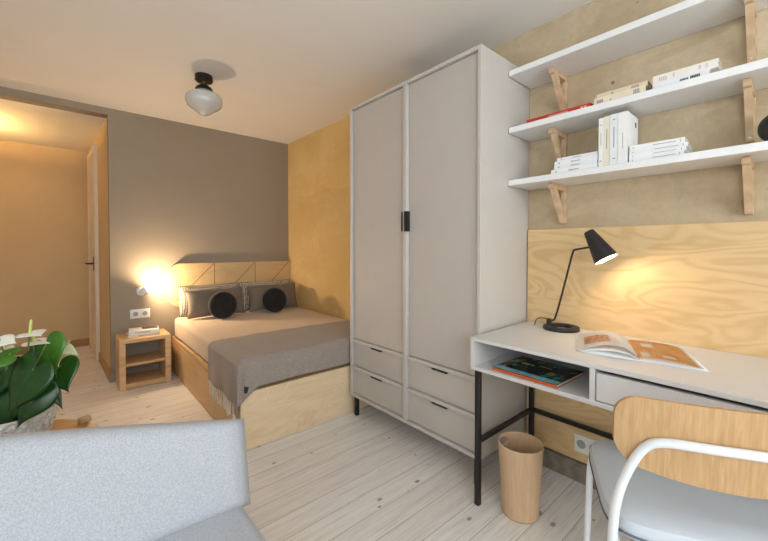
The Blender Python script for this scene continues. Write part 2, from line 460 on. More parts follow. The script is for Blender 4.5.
# skirtings
struct('baseboard_passage', bx(nb(), AX0, .205, AY1 - .015, AY1, 0, .085, .003), m_skirt)
D = V((.205 - .27, AY1 - YB - .1, 0)).normalized()
def along(y): return .27 + (.205 - .27) * (y - YB - .1) / (AY1 - YB - .1)
struct('baseboard_return', prism(nb(), [(along(4.6) - .014, 4.6), (along(4.6) + .02, 4.6), (.29, YB - .0), (.258, YB - .012), (.256, YB - .0)], 0, .085), m_skirt)
struct('baseboard_back', bx(nb(), .256, .71, YB - .013, YB, 0, .085, .003), plain('taupe_skirting', (.30, .24, .19), .6))
struct('baseboard_right', bx(nb(), XP - .016, XR, -1.2, .965, 0, .094, .003), m_skirtg)

# door in the passage, seen almost edge on
def rp(y, off, z): return (along(y) - off, y, z)
def slab(bm, y0, y1, z0, z1, o0, o1):
    return prism(bm, [(along(y0) - o0, y0), (along(y0) - o1, y0), (along(y1) - o1, y1), (along(y1) - o0, y1)], z0, z1)
dr = struct('door_1', slab(nb(), 4.70, 5.24, .01, 2.09, -.005, .022), m_doorw)
bm = nb(); slab(bm, 4.63, 4.70, 0, 2.16, -.005, .03); slab(bm, 5.24, 5.30, 0, 2.16, -.005, .03); slab(bm, 4.70, 5.24, 2.09, 2.16, -.005, .03)
obj('door_frame', bm, m_doorw, dr, False)
bm = nb(); slab(bm, 4.76, 4.80, .90, 1.04, .02, .03); tube(bm, [rp(4.78, .025, .97), rp(4.78, .075, .97), rp(4.80, .082, .97), rp(4.90, .08, .97)], .009)
obj('door_handle', bm, m_black, dr)

# ------------------------------------------------------------------ plywood lining and outlets
pp = obj('plywood_panel', bx(nb(), XP, XR - .0015, -1.2, .965, .096, 1.226, .002), m_ply, None, False)
tag(pp, 'swirly grained plywood panel lining the wall behind the desk', 'wall panel')
rebase(pp, (XP, -.1, .094))
def socket(name, W, Hh, n, label, T):
    r = thing(name, label, 'socket')
    obj('cover_plate', bx(nb(), -W / 2, W / 2, -.009, 0, -Hh / 2, Hh / 2, .003), m_socket, r)
    for i in range(n):
        cx = (i - (n - 1) / 2) * W / n * .93
        g = obj('socket_insert', bx(nb(), cx - Hh * .34, cx + Hh * .34, -.0105, -.0085, -Hh * .34, Hh * .34, .0008), m_socket, r)
        bm = nb(); lathe(bm, [(0, -.0112), (Hh * .24, -.0112), (Hh * .24, -.0098), (0, -.0098)], 20, M4.Translation((cx, 0, 0)) @ M4.Rotation(pi / 2, 4, 'X') @ M4.Translation((0, 0, .0217 - .0007)))
        obj('socket_hole', bm, m_inkg, g)
    r.matrix_world = T; return r
a = V((.4775, YB, .555))
socket('wall_socket', .147, .08, 2, 'white double wall socket on the taupe wall above the nightstand', M4.Translation(a))
socket('wall_socket', .12, .085, 2, 'white socket low on the plywood under the desk, above the skirting', M4.Translation((XP, .655, .187)) @ M4.Rotation(-pi / 2, 4, 'Z'))

# ------------------------------------------------------------------ wardrobe
XF, W0, W1, ZT, ZB = 1.4335, .9706, 1.9944, 2.0618, .1367
wd = thing('wardrobe', 'tall two-door grey wardrobe with four drawers on black legs', 'wardrobe')
bm = nb(); t = .018; XK = XR - .004
bx(bm, XF, XK, W0, W0 + t, ZB, ZT, .0015, 1); bx(bm, XF, XK, W1 - t, W1, ZB, ZT, .0015, 1)
bx(bm, XF, XK, W0 + t, W1 - t, ZT - t, ZT, .0015, 1); bx(bm, XF, XK, W0 + t, W1 - t, ZB, ZB + t, .0015, 1)
bx(bm, XK - .01, XK, W0 + t, W1 - t, ZB + t, ZT - t)
obj('carcass', bm, m_wfr, wd)
YM = 1.468
bm = nb(); bx(bm, XF - .002, XF + .30, YM - .016, YM + .016, ZB + t, ZT - t, .004, 2); obj('centre_post', bm, m_wfr, wd)
for a, b in ((W0 + t, YM - .016), (YM + .016, W1 - t)):
    for z in (.513, .333): obj('drawer_rail', bx(nb(), XF, XF + .30, a, b, z - .009, z + .009, .0015, 1), m_wfr, wd)
REC = .016
for k, (a, b) in enumerate(((YM + .016, W1 - t), (W0 + t, YM - .016))):
    g = .003
    d = obj('door', bx(nb(), XF + REC, XF + REC + .018, a + g, b - g, .522 + g, ZT - t - g, .0015, 1), m_ward, wd)
    yy = (a + g + .012) if k == 0 else (b - g - .012)
    bm = nb()
    if k: bx(bm, XF - .0120, XF + REC, b - .010, b - .0055, 1.222, 1.335, .001, 1); bx(bm, XF - .0140, XF - .0045, b - .010, b + .011, 1.222, 1.335, .002, 2)
    else: bx(bm, XF - .004, XF + REC, a + .0055, a + .010, 1.225, 1.332, .001, 1)
    obj('door_pull', bm, m_black, d)
    for z0, z1 in ((.342, .504), (ZB + t, .324)):
        w = obj('drawer', bx(nb(), XF + REC, XF + REC + .018, a + g, b - g, z0 + g, z1 - g, .0015, 1), m_ward, wd)
        c = (a + b) / 2 - .0
        obj('drawer_pull', bx(nb(), XF + .002, XF + REC, c - .05, c + .05, z1 - .012, z1 - .004, .0015, 1), m_black, w)
for x in (XF + .02, XK - .05):
    for y in (W0 + .02, W1 - .045):
        obj('leg', bx(nb(), x, x + .025, y, y + .025, 0, ZB, .0015, 1), m_black, wd)
rebase(wd, (XF, (W0 + W1) / 2, 0))

# ------------------------------------------------------------------ shelves, brackets
SZ = {1: 2.008, 2: 1.727, 3: 1.467}
nm = {1: 'top', 2: 'middle', 3: 'lowest'}
SX = 1.664; ST = .028
for k, z in SZ.items():
    s = obj('wall_shelf', bx(nb(), SX, XR - .002, -.45, .966, z - ST, z, .0015, 1), m_white, None)
    tag(s, {1: 'topmost of the three long white wall shelves, carrying nothing in view', 2: 'middle long white wall shelf, carrying the red book', 3: 'lowest long white wall shelf, carrying the upright white books'}[k], 'shelf', 'long white wall shelves')
    rebase(s, (XR - .01, .25, z - ST))
def bracket():
    r = thing('shelf_bracket', '', 'bracket', 'wooden shelf brackets')
    # local: wall plane x=0, arm runs to -x, top at z=0
    bm = nb(); poly = rrect(-.165, -.0, -.028, 0, .009, 4)
    prism(bm, poly, -.0105, .0105, M4(((1, 0, 0, 0), (0, 0, 1, 0), (0, 1, 0, 0), (0, 0, 0, 1))))
    obj('arm', bm, m_brk, r)
    obj('wall_post', bx(nb(), -.022, 0, -.0115, .0115, -.187, -.028, .002, 2), m_brk, r)
    bm = nb(); prism(bm, [(-.142, -.028), (-.108, -.028), (-.022, -.145), (-.022, -.186), (-.032, -.186)], -.0105, .0105, M4(((1, 0, 0, 0), (0, 0, 1, 0), (0, 1, 0, 0), (0, 0, 0, 1))))
    obj('brace', bm, m_brk, r)
    bm = nb(); lathe(bm, [(0, 0), (.004, 0), (.005, .002), (0, .003)], 12, axis_mat((-.0385, 0, -.172), (-1, 0, 0)))
    obj('screw', bm, m_steel, r)
    return r
b0 = bracket(); first = True
for k, z in SZ.items():
    for y, w in ((.783, 'left'), (.127, 'right')):
        lab = {('left', 1): 'pale wooden bracket under the top shelf, on the left above the red book',
               ('left', 2): 'pale wooden bracket under the middle shelf, on the left above the flat white books',
               ('left', 3): 'pale wooden bracket under the lowest shelf, on the left above the desk lamp',
               ('right', 1): 'pale wooden bracket under the top shelf, at the right of the photo',
               ('right', 2): 'pale wooden bracket under the middle shelf, at the right beside the black ball',
               ('right', 3): 'pale wooden bracket under the lowest shelf, at the right of the photo'}[(w, k)]
        loc = (XR - .001, y, z - ST)
        if first: b0.location = loc; b0['label'] = lab; first = False
        else: dup(b0, loc, label=lab)

# ------------------------------------------------------------------ books on shelves
def book(label, x0, y0, y1, z0, th, wd_, mc, spine='x', marks=(), group=None, rz=0, mpage=None, mtext=None):
    """lying book: spine towards the room (-x). y0<y1. th thickness, wd_ depth in x"""
    r = thing('book', label, 'book', group)
    cx, cy = x0, (y0 + y1) / 2; L = y1 - y0; c = .0018
    bm = nb(); bx(bm, 0, wd_, -L / 2, L / 2, 0, c); bx(bm, 0, wd_, -L / 2, L / 2, th - c, th); bx(bm, 0, c, -L / 2, L / 2, c, th - c)
    obj('cover', bm, mc, r, False)
    obj('page_block', bx(nb(), c, wd_ - .003, -L / 2 + .003, L / 2 - .003, c, th - c), mpage or m_block, r, False)
    if marks:
        for (f0, f1, g0, g1, n) in marks:   # fraction along the spine read from the left end, fraction of thickness
            bm = nb()
            for i in range(n):
                a = f0 + (f1 - f0) * i / n; b = f0 + (f1 - f0) * (i + .72) / n
                bx(bm, -.0006, .0002, L / 2 - b * L, L / 2 - a * L, th * g0, th * g1)
            obj('spine_lettering', bm, mtext or m_inkg, r, False)
    r.location = (cx, cy, z0); r.rotation_euler.z = rz
    return r
z2, z3 = SZ[2], SZ[3]
book('thin red book lying on the middle shelf at its left end', 1.685, .598, .884, z2, .021, .15, m_red, marks=[(.38, .68, .35, .65, 9), (.86, .96, .2, .7, 2)], mpage=plain('dark_page_edge', (.05, .04, .035)), mtext=m_pink)
G = 'books lying on the middle shelf'
book('thick cream book at the bottom of the cream pair, middle shelf', 1.690, .404, .586, z2, .033, .12, m_cream, marks=[(.06, .2, .3, .7, 4), (.33, .37, .3, .5, 1), (.78, .9, .2, .8, 4)], group=G)
book('thinner cream book on top of the cream pair, middle shelf', 1.702, .400, .580, z2 + .033, .019, .115, plain('warm_cream_paper', (.74, .60, .42), .6), marks=[(.3, .36, .3, .7, 2), (.7, .85, .2, .8, 4)], group=G)
wb = book('flat white book with dark stripe and black title, under the thick pale book', 1.688, .218, .381, z2, .024, .13, m_bookb, marks=[(.0, .98, .04, .11, 1)], group=G, mtext=m_ink)
bm = nb(); L = .163
for f0, f1, n, h0, h1 in ((.50, .65, 6, .40, .66), (.68, .85, 6, .36, .76)):
    for i in range(n):
        a = f0 + (f1 - f0) * i / n; b = a + (f1 - f0) / n * .78
        bx(bm, -.0006, .0002, L / 2 - b * L, L / 2 - a * L, .024 * h0, .024 * h1)
obj('title_print', bm, m_ink, wb, False)
book('thick pale book on top of the white striped one, middle shelf', 1.690, .196, .381, z2 + .024, .030, .14, plain('pinkish_white_paper', (.80, .76, .71), .6), marks=[(.33, .36, .3, .8, 2), (.72, .76, .3, .8, 2), (.82, .86, .3, .8, 2), (.10, .24, .2, .7, 4)], group=G, mtext=plain('faint_print', (.62, .52, .46)))
G3 = 'white books lying on the lowest shelf, left stack'
zz = z3
for i, (th, y0, y1, m, w) in enumerate(((.021, .570, .765, m_bookw, 'bottom'), (.018, .572, .752, m_bookb, 'second from the bottom'), (.019, .571, .752, m_bookw, 'third from the bottom'), (.015, .573, .742, m_bookb, 'topmost'))):
    book('white paperback lying %s in the left stack on the lowest shelf' % (w if w != 'topmost' else 'topmost'), 1.690 + .003 * i, y0, y1, zz, th, .12, m, marks=[(.1, .14, .35, .65, 2), (.40, .62, .38, .62, 8)], group=G3); zz += th
def upbook(label, y0, y1, h, m, dx, depth, marks):
    r = thing('book', label, 'book', 'books standing on the lowest shelf')
    c = .0018; W = y1 - y0
    bm = nb(); bx(bm, 0, depth, -W / 2, -W / 2 + c, 0, h); bx(bm, 0, depth, W / 2 - c, W / 2, 0, h); bx(bm, 0, c, -W / 2 + c, W / 2 - c, 0, h)
    obj('cover', bm, m, r, False)
    obj('page_block', bx(nb(), c, depth - .003, -W / 2 + c, W / 2 - c, .002, h - .003), m_block, r, False)
    for g0, g1, w in marks: obj('spine_lettering', bx(nb(), -.0006, .0002, -W * w / 2, W * w / 2, h * g0, h * g1), m_inkg, r, False)
    r.location = (dx, (y0 + y1) / 2, z3); return r
upbook('thin white book standing leftmost of the four upright books', .5485, .5665, .205, m_bookw, 1.690, .13, [(.12, .14, .4), (.45, .70, .12), (.85, .87, .3)])
upbook('cream spined book standing second of the four upright books', .5255, .5475, .208, plain('ivory_paper', (.78, .72, .58), .6), 1.692, .13, [(.35, .75, .14)])
upbook('white book with lettered spine standing third of the four upright books', .4955, .5245, .210, m_bookb, 1.690, .14, [(.13, .15, .35), (.35, .75, .12), (.88, .90, .3)])
vb = upbook('thickest white book standing rightmost of the four upright books', .462, .4945, .209, m_bookw, 1.688, .14, [(.3, .6, .06)])
bm = nb(); bx(bm, .10, .118, -.0165, -.0158, .165, .185); obj('cover_mark', bm, m_ink, vb, False)
G4 = 'white books lying on the lowest shelf, right stack'
zz = z3
for i, (th, y0, y1, m, w, rz) in enumerate(((.018, .285, .456, m_bookb, 'bottom', 0), (.015, .280, .457, m_bookw, 'second from the bottom', 0), (.015, .275, .456, m_bookb, 'third from the bottom', R(2)), (.020, .284, .455, m_bookw, 'topmost', R(3)))):
    book('white paperback lying %s in the right stack on the lowest shelf' % w, 1.692 + .002 * i, y0, y1, zz, th, .125, m, marks=[(.06, .08, .35, .65, 1), (.45, .85, .42, .58, 14), (.92, .94, .3, .7, 1)], group=G4, rz=rz); zz += th
# black ball at the frame's edge
bm = nb(); bmesh.ops.create_uvsphere(bm, u_segments=32, v_segments=20, radius=.05)
bl = thing('ornament', 'black round ornament on the lowest shelf at the right edge', 'ornament')
obj('ball', bm, m_black, bl); obj('foot', lathe(nb(), [(0, -.052), (.022, -.052), (.024, -.046), (.016, -.043), (0, -.043)], 24), m_black, bl)
bl.location = (1.73, .052, z3 + .052)

# ------------------------------------------------------------------ desk
XD, YD, ZD, ZU = 1.329, .948, .7412, .599
XB, YE = XP - .004, -.52
dk = thing('desk', 'grey lacquered desk with open compartment and drawer on black frame', 'desk')
t = .017
obj('top', bx(nb(), XD, XB, YE, YD, ZD - t, ZD, .0015, 1), m_desk, dk)
YV = .458
bm = nb(); bx(bm, XD, XB, YE, YD, ZU, ZU + t, .0015, 1); bx(bm, XD, XB, YD - t, YD, ZU + t, ZD - t); bx(bm, XD + .001, XB, YV - t / 2, YV + t / 2, ZU + t, ZD - t)
bx(bm, XD, XB, YE, YE + t, ZU + t, ZD - t); bx(bm, XB - .012, XB, YE + t, YD - t, ZU + t, ZD - t)
obj('compartment', bm, m_desk, dk)
dw = obj('drawer', bx(nb(), XD + .003, XD + .022, YE + t + .003, YV - t / 2 - .003, ZU + t + .003, ZD - t - .012, .0015, 1), m_desk, dk)
obj('drawer_interior', bx(nb(), XD + .022, XB - .05, YE + .04, YV - .03, ZU + t + .004, ZD - t - .03), m_ward, dw, False)
q = .0225
for x in (XD + .012, XB - q - .012):
    for y in (YD - q - .014, YE + .014):
        obj('leg', bx(nb(), x, x + q, y, y + q, 0, ZU, .0015, 1), m_black, dk)
for y in (YD - q - .014, YE + .014):
    obj('side_bar', bx(nb(), XD + .012 + q, XB - q - .012, y + .002, y + q - .002, .272, .291, .001, 1), m_black, dk)
obj('back_bar', bx(nb(), XB - q - .010, XB - .014, YE + .014 + q, YD - .014 - q, .272, .291, .001, 1), m_black, dk)
rebase(dk, ((XD + XB) / 2, (YD + YE) / 2, 0))

# illustrated book in the compartment
r = thing('picture_book', 'colourful illustrated hardback with orange spine in the open desk compartment', 'book')
Lb, Wb = .272, .235
bm = nb(); bx(bm, 0, Wb, -Lb / 2, Lb / 2, .0105, .0125, .0005, 1); obj('cover', bm, m_comic, r)
bm = nb(); bx(bm, 0, Wb, -Lb / 2, Lb / 2, 0, .002); bx(bm, -.001, .004, -Lb / 2, Lb / 2, 0, .0108, .0008, 1); obj('spine', bm, m_orange, r, label='orange red spine')
obj('page_block', bx(nb(), .004, Wb - .004, -Lb / 2 + .003, Lb / 2 - .003, .002, .0105), m_paper, r, False)
bm = nb(); bx(bm, .004, .040, -Lb / 2 + .004, Lb / 2 - .004, .0124, .0128); obj('cover_strip', bm, m_band, r, False, label='turquoise and cream strip of small pictures')
bm = nb()
for i in range(5): bx(bm, .135 + .003 * (i % 2), .152, .075 - i * .012, .083 - i * .012, .0124, .0129)
for i in range(4): bx(bm, .15, .162, -.0 - i * .014, .009 - i * .014, .0124, .0129)
obj('title_print', bm, plain('yellow_print', (.55, .50, .15)), r, False)
r.location = (1.345, .716, ZU + t + .001); r.rotation_euler.z = R(-2)

# open magazine
mg = thing('magazine', 'open magazine with orange pictures lying on the desk under the lamp', 'magazine')
S = V((1.478, .362, ZD)); E = V((1.752, .470, ZD)); e1 = (E - S).normalized(); e2 = V((-e1.y, e1.x, 0)); LS = (E - S).length
def page(w, side, lift, slump, th0):
    """arched stack of pages; side=+1 left, -1 right"""
    def top(u, v):
        a = u; arch = lift * (sin(pi * min(1, a * 1.08)) ** .8 if a * 1.08 < 1 else 0) * (1 - .25 * v)
        x = w * (a - slump * sin(pi * a) * .1)
        return S + e1 * (LS * v + side * .03 * a) + e2 * (side * x) + V((0, 0, th0 * (1 - .3 * a) + arch + .0015))
    return top
for side, w, lift, th0, nmx in ((1, .190, .036, .006, 'left_pages'), (-1, .168, .008, .006, 'right_pages')):
    fn = page(w, side, lift, 1, th0)
    bm = nb(); nu, nv = 26, 26
    g = gridmesh(bm, nu, nv, fn)
    bm.faces.ensure_lookup_table()
    for i in range(nu):
        for j in range(nv):
            f = bm.faces[i * nv + j]; u, v = (i + .5) / nu, (j + .5) / nv
            if side == 1: f.material_index = 1 if (.24 < v < .70 and .50 < u < .90) else 0
            else:
                w_ = (.25 < u < .5 and .60 < v < .80) or (.55 < u < .75 and .15 < v < .28) or (.12 < u < .30 and .12 < v < .3)
                f.material_index = 0 if (w_ or u > .96 or v < .03) else 2
    ex = bmesh.ops.solidify(bm, geom=bm.faces[:], thickness=.0028 if side == 1 else .004)
    obj('page_stack', bm, [m_paper, m_photo, m_photo2], mg, recalc=False)
    # lower leaves of the stack
    bm = nb(); gridmesh(bm, 16, 6, lambda u, v, fn=fn: fn(u, .01 + .98 * v) * 1 - V((0, 0, (fn(u, v).z - ZD - .001) * .55))); obj('lower_pages', bm, m_paper, mg, solid=.0014)
bm = nb()
def cov(u, v): return S + e1 * (LS * v) + e2 * ((u * 2 - 1) * .178) + e1 * (abs(u * 2 - 1) * .03 * (1 if u > .5 else -1)) + V((0, 0, .0008))
gridmesh(bm, 8, 2, cov); obj('cover', bm, m_bookw, mg, solid=.0012)
rebase(mg, (S + E) / 2)

# desk lamp
lp = thing('desk_lamp', 'black desk lamp with cone shade and ring base, lit', 'lamp')
LB = V((1.772, .748, ZD))
ring = [(.078, 0), (.080, .004), (.078, .016), (.074, .018), (.052, .018), (.048, .015), (.048, .003), (.051, 0)]
obj('base', lathe(nb(), ring, 48, M4.Translation(LB), True), m_lampblk, lp)
p0 = LB + V((.010, .0625, .018))
cl = nb(); lathe(cl, [(0, -.001), (.012, -.001), (.012, .024), (0, .026)], 20, M4.Translation(p0)); obj('post_socket', cl, m_lampblk, lp)
J = on(573.5, 250, 0, 1.735)
A0 = p0 + V((0, 0, .014)); A1 = A0 + V((.012, -.024, .004))
head_top = on(588.5, 231.5, 0, 1.715); head_bot = on(606.5, 259.5, 0, 1.712)
ax = (head_bot - head_top); HL = ax.length; axn = ax.normalized()
Jh = head_top + axn * HL * .52
Jk = J
pts = [A0 + V((-.01, .035, -.006)), A0 + V((-.006, .022, .006)), A0 + V((0, .0, .006)), A1, A1 + (Jk - A1) * .06]
path = sm([A0 + V((0, 0, .004)), A0 + V((.004, -.014, .003)), A1 + V((0, 0, .012)), A1 + (Jk - A1) * .3, A1 + (Jk - A1) * .7, Jk - (Jk - A1).normalized() * .012, Jk + (Jh - Jk).normalized() * .010, Jk + (Jh - Jk) * .5, Jh - (Jh - Jk).normalized() * .01], 6)
obj('stem', tube(nb(), path, .0046, 12), m_lampblk, lp)
cab = sm([A0 + V((0, .008, .008)), A0 + V((-.01, .035, .010)), A0 + V((-.022, .052, .002)), A0 + V((-.026, .058, -.02)), A0 + V((-.022, .064, -.0285))], 6)
obj('cable', tube(nb(), cab, .0022, 8), m_lampblk, lp)
r0, r1 = .021, .048
prof = [(0, 0), (r0 * .9, 0), (r0, .003), (r1, HL), (r1 - .002, HL), (r0 - .002, .006), (0, .004)]
obj('shade', lathe(nb(), prof, 48, axis_mat(head_top, axn)), [m_lampblk], lp)
inn = [(r0 - .004 + (r1 - r0) * .25, HL * .25), (r1 - .0032, HL - .002)]
obj('shade_lining', lathe(nb(), inn, 48, axis_mat(head_top, axn)), m_white, lp, label='white inside of the shade')
bm = nb(); bmesh.ops.create_uvsphere(bm, u_segments=24, v_segments=16, radius=.019, matrix=M4.Translation(head_top + axn * (HL - .026)))
obj('bulb', bm, m_bulbd, lp)
rebase(lp, LB)

# waste bin with slot handle
bn = thing('wastebasket', 'light oak veneer wastebasket with slot handle beside the desk leg', 'bin')
BC = V((1.450, .777, 0)); HB = .298; NT_, NZ = 96, 44
bm = nb(); vs = []
TH0 = atan2(.5, .78)
for j in range(NZ + 1):
    z = HB * j / NZ; rr = .0745 + .0165 * (j / NZ)
    vs.append([bm.verts.new(BC + V((rr * cos(2 * pi * k / NT_), rr * sin(2 * pi * k / NT_), z + .004))) for k in range(NT_)])
slot = R(92)
for j in range(NZ):
    for k in range(NT_):
        zc = HB * (j + .5) / NZ; an = 2 * pi * (k + .5) / NT_
        da = (an - slot + pi) % (2 * pi) - pi; arc = da * .088
        dx_ = max(0, abs(arc) - .023); dz = (zc - (HB - .034))
        if sqrt(dx_ ** 2 + dz ** 2) < .0125: continue
        bm.faces.new((vs[j][k], vs[j][(k + 1) % NT_], vs[j + 1][(k + 1) % NT_], vs[j + 1][k]))
o = obj('bin_body', bm, m_bin, bn, solid=.004); o.modifiers['thickness'].offset = -1
obj('bin_bottom', lathe(nb(), [(0, 0), (.071, 0), (.0715, .006), (0, .006)], 48, M4.Translation(BC)), m_bin, bn)
rebase(bn, BC)

# ------------------------------------------------------------------ chair (local: +x forward, +y left)
ch = thing('desk_chair', 'chair with curved oak backrest, white tube frame and pale blue-grey seat', 'chair')
def seat_poly(gx=0):
    o = []
    for k in range(64):
        a = 2 * pi * k / 64; ca, sa = cos(a), sin(a); n = 5.5
        x = .225 * abs(ca) ** (2 / n) * (1 if ca > 0 else -1); y = abs(sa) ** (2 / n) * (1 if sa > 0 else -1)
        w = .222 - .016 * (x / .225)
        o.append(((x + .01) * (1 + gx), y * w * (1 + gx)))
    return o
SZT = .455
bm = nb(); rings = []
for z, s_ in ((SZT - .052, .90), (SZT - .048, .965), (SZT - .034, .995), (SZT - .018, 1.0), (SZT - .005, .975), (SZT + .003, .90), (SZT + .004, .6), (SZT + .001, .25)):
    rings.append([bm.verts.new((x * s_, y * s_, z)) for x, y in seat_poly()])
for a, b in zip(rings, rings[1:]):
    for k in range(64): bm.faces.new((a[k], a[(k + 1) % 64], b[(k + 1) % 64], b[k]))
bm.faces.new(rings[0][::-1]); bm.faces.new(rings[-1])
st = obj('seat', bm, m_vinyl, ch)
pl = [(x * .999, y * .999, SZT - .036) for x, y in seat_poly()]
obj('piping', tube(nb(), pl + [pl[0], pl[1]], .003, 6, False), m_welt, st)
# backrest: rounded board bent around the sitter
bw, bh0, bh1 = .230, .586, .778
def brd(off):
    pts = rrect(-bw, bw, bh0, bh1, .085, 9); return pts
bm = nb()
def bend(y, z, o): return V((-.235 + .62 * y * y - .10 * (z - bh0) + o, y, z))
outl = []
NB = 40
for i in range(NB + 1):
    y = -bw * cos(pi * i / NB)
    def rnd(r): d = max(0, abs(y) - (bw - r)); return r - sqrt(max(0, r * r - d * d))
    low = bh0 + .030 * (y / bw) ** 2 + rnd(.055); hi = bh1 - rnd(.050)
    outl.append((y, low, hi))
fr = []; bk = []
for y, lo_, hi_ in outl:
    if hi_ - lo_ < .004: hi_ = lo_ + .004
    fr.append([bm.verts.new(bend(y, lo_ + (hi_ - lo_) * j / 10, .006)) for j in range(11)])
    bk.append([bm.verts.new(bend(y, lo_ + (hi_ - lo_) * j / 10, -.006)) for j in range(11)])
for i in range(NB):
    for j in range(10):
        bm.faces.new((fr[i][j], fr[i + 1][j], fr[i + 1][j + 1], fr[i][j + 1])); bm.faces.new((bk[i][j], bk[i][j + 1], bk[i + 1][j + 1], bk[i + 1][j]))
    bm.faces.new((fr[i][0], bk[i][0], bk[i + 1][0], fr[i + 1][0])); bm.faces.new((fr[i][10], fr[i + 1][10], bk[i + 1][10], bk[i][10]))
for i in (0, NB):
    for j in range(10): bm.faces.new((fr[i][j], fr[i][j + 1], bk[i][j + 1], bk[i][j]))
obj('backrest', bm, m_oak, ch)
TR = .0107
def rear(s): return [(-.262, s * .238, 0), (-.250, s * .238, .30), (-.243, s * .236, .45), (-.236, s * .223, .540), (-.231, s * .196, .612), (-.236, s * .170, .660), (-.247, s * .137, .682), (-.262, s * .05, .689)]
pth = sm(rear(1) + [tuple(V(p)) for p in rear(-1)[::-1]], 8)
obj('back_frame', tube(nb(), pth, TR, 14), m_tube, ch)
for s in (1, -1):
    obj('leg', tube(nb(), sm([(.215, s * .205, 0), (.200, s * .200, .25), (.188, s * .198, .37), (.165, s * .196, .3925), (.10, s * .196, .3925)], 8), TR, 14), m_tube, ch)
    obj('side_rail', tube(nb(), [(.10, s * .196, .3925), (-.10, s * .202, .3925), (-.245, s * .226, .385)], TR, 14), m_tube, ch)
    obj('foot', lathe(nb(), [(0, 0), (.0125, 0), (.013, .006), (0, .007)], 16, M4.Translation((.215, s * .205, -.001))), m_black, ch)
obj('cross_rail', tube(nb(), [(.05, .196, .3925), (.05, -.196, .3925)], .009, 12), m_tube, ch)
CHA = R(30.5)
ch.location = (1.311, .209, .0); ch.rotation_euler.z = CHA

# ------------------------------------------------------------------ bed platform
BX, BY, ZF = .7137, 2.0235, .3225
bd = thing('bed', 'plywood storage bed platform with plain foot panel and side drawers', 'bed')
obj('foot_panel', bx(nb(), BX - .001, XR - .004, BY, BY + .02, 0, ZF, .001, 1), m_bedply, bd)
bm = nb(); bx(bm, BX, BX + .02, BY + .02, YB - .014, ZF - .034, ZF, .001, 1); bx(bm, BX, BX + .02, BY + .02, YB - .014, 0, .012)
obj('side_rail', bm, m_bedside, bd)
obj('slat_deck', bx(nb(), BX + .02, XR - .004, BY + .02, YB - .014, ZF - .05, ZF - .002), m_bedside, bd, False)
ym = 2.93
for y0, y1 in ((BY + .025, ym - .002), (ym + .002, YB - .02)):
    obj('drawer', bx(nb(), BX + .001, BX + .02, y0, y1, .014, ZF - .041, .001, 1), m_bedside, bd)
obj('underframe', bx(nb(), BX + .03, XR - .01, BY + .03, YB - .03, 0, ZF - .06), m_groove, bd, False)
rebase(bd, ((BX + XR) / 2, (BY + YB) / 2, 0))
mt = thing('mattress', 'mattress in a beige fitted sheet on the plywood bed', 'mattress')
def puff(bm, x0, x1, y0, y1, z0, z1, r, wob=.0, seed=0, cuts=26):
    bx(bm, x0, x1, y0, y1, z0, z1)
    bmesh.ops.bevel(bm, geom=bm.edges[:], offset=r, segments=5, profile=.5, affect='EDGES')
    bmesh.ops.subdivide_edges(bm, edges=[e for e in bm.edges if e.calc_length() > .15], cuts=cuts, use_grid_fill=True)
    if wob:
        for v in bm.verts:
            n = mn.noise(v.co * 5 + V((seed, 0, 0))); v.co += V((0, 0, n * wob)) if v.co.z > (z0 + z1) / 2 else V((0, 0, 0))
    return bm
MZ = .500
obj('fitted_sheet', puff(nb(), BX + .008, XR - .006, BY + .03, YB - .075, ZF, MZ, .035, .003), m_sheet, mt)
rebase(mt, ((BX + XR) / 2, (BY + YB) / 2, ZF))

# throw blanket
tb = thing('throw_blanket', 'grey-brown woven throw with cream tassels across the bed foot', 'blanket')
xl = BX + .018; yf = BY + .028; zt = MZ + .009
LT, LF = .245, .165                                   # overhang on the side and over the foot
top_w = XR - .02 - xl; top_d = 2.548 - yf
def drape(u, v):
    s = u * (top_w + LT) - LT       # <0: hanging down the side
    t_ = v * (top_d + LF) - LF      # <0: hanging over the foot
    a = max(0, -s); b = max(0, -t_)
    skew = (.03 if t_ > 0 else 0) * sin(u * 3.2)
    rip = .004 * sin(s * 31 + 1.3 * sin(t_ * 9)) + .006 * mn.noise(V((s * 5, t_ * 5, 1)))
    x = xl + max(0, s); y = yf + max(0, t_) + (skew * max(0, t_) / top_d); z = zt + (rip * .35 if not (a or b) else 0)
    rr = .037
    if a and not b:
        y += 0; k = min(1, a / .03); x -= rr * k + .012 * (a / LT) * (1 + sin(t_ * 24)) * .6; z -= max(0, a - .008) + .008 * k * 0
    elif b and not a:
        k = min(1, b / .03); y -= rr * k + .004 * (1 + sin(s * 14)) * (b / LF) ; z -= max(0, b - .004) + .055 * max(0, 1 - s / .075) * (b / LF)
    elif a and b:
        L = max(a, b) + .20 * min(a, b) + .055 * (b / LF); an = atan2(b, a)
        k = min(1, L / .03); out = rr * k + .03 * sin(2 * an) * min(1, L / .1) * (.35 + .65 * abs(cos(3 * an)))
        x -= out * cos(an) * 1.05; y -= out * sin(an) * 1.05; z -= max(0, L - .006)
    return V((x, y, z))
bm = nb(); gridmesh(bm, 110, 60, drape)
obj('cloth', bm, m_blank, tb, solid=.005)
NTS = 24
for i in range(NTS):
    v = (i + .3) / NTS
    p = drape(0, v) + V((0, 0, .002)); L = .078 + .024 * random.random(); sw = random.uniform(-.012, .012)
    pts = sm([p, p + V((-.003, sw * .4, -L * .4)), p + V((-.002 + random.uniform(-.004, .004), sw, -L))], 4)
    bm = nb(); tube(bm, pts, [.0024 + .0018 * (k / (len(pts) - 1)) for k in range(len(pts))], 7)
    bmesh.ops.create_uvsphere(bm, u_segments=8, v_segments=6, radius=.0046, matrix=M4.Translation(pts[len(pts) // 3]))
    obj('tassel', bm, m_fringe, tb)
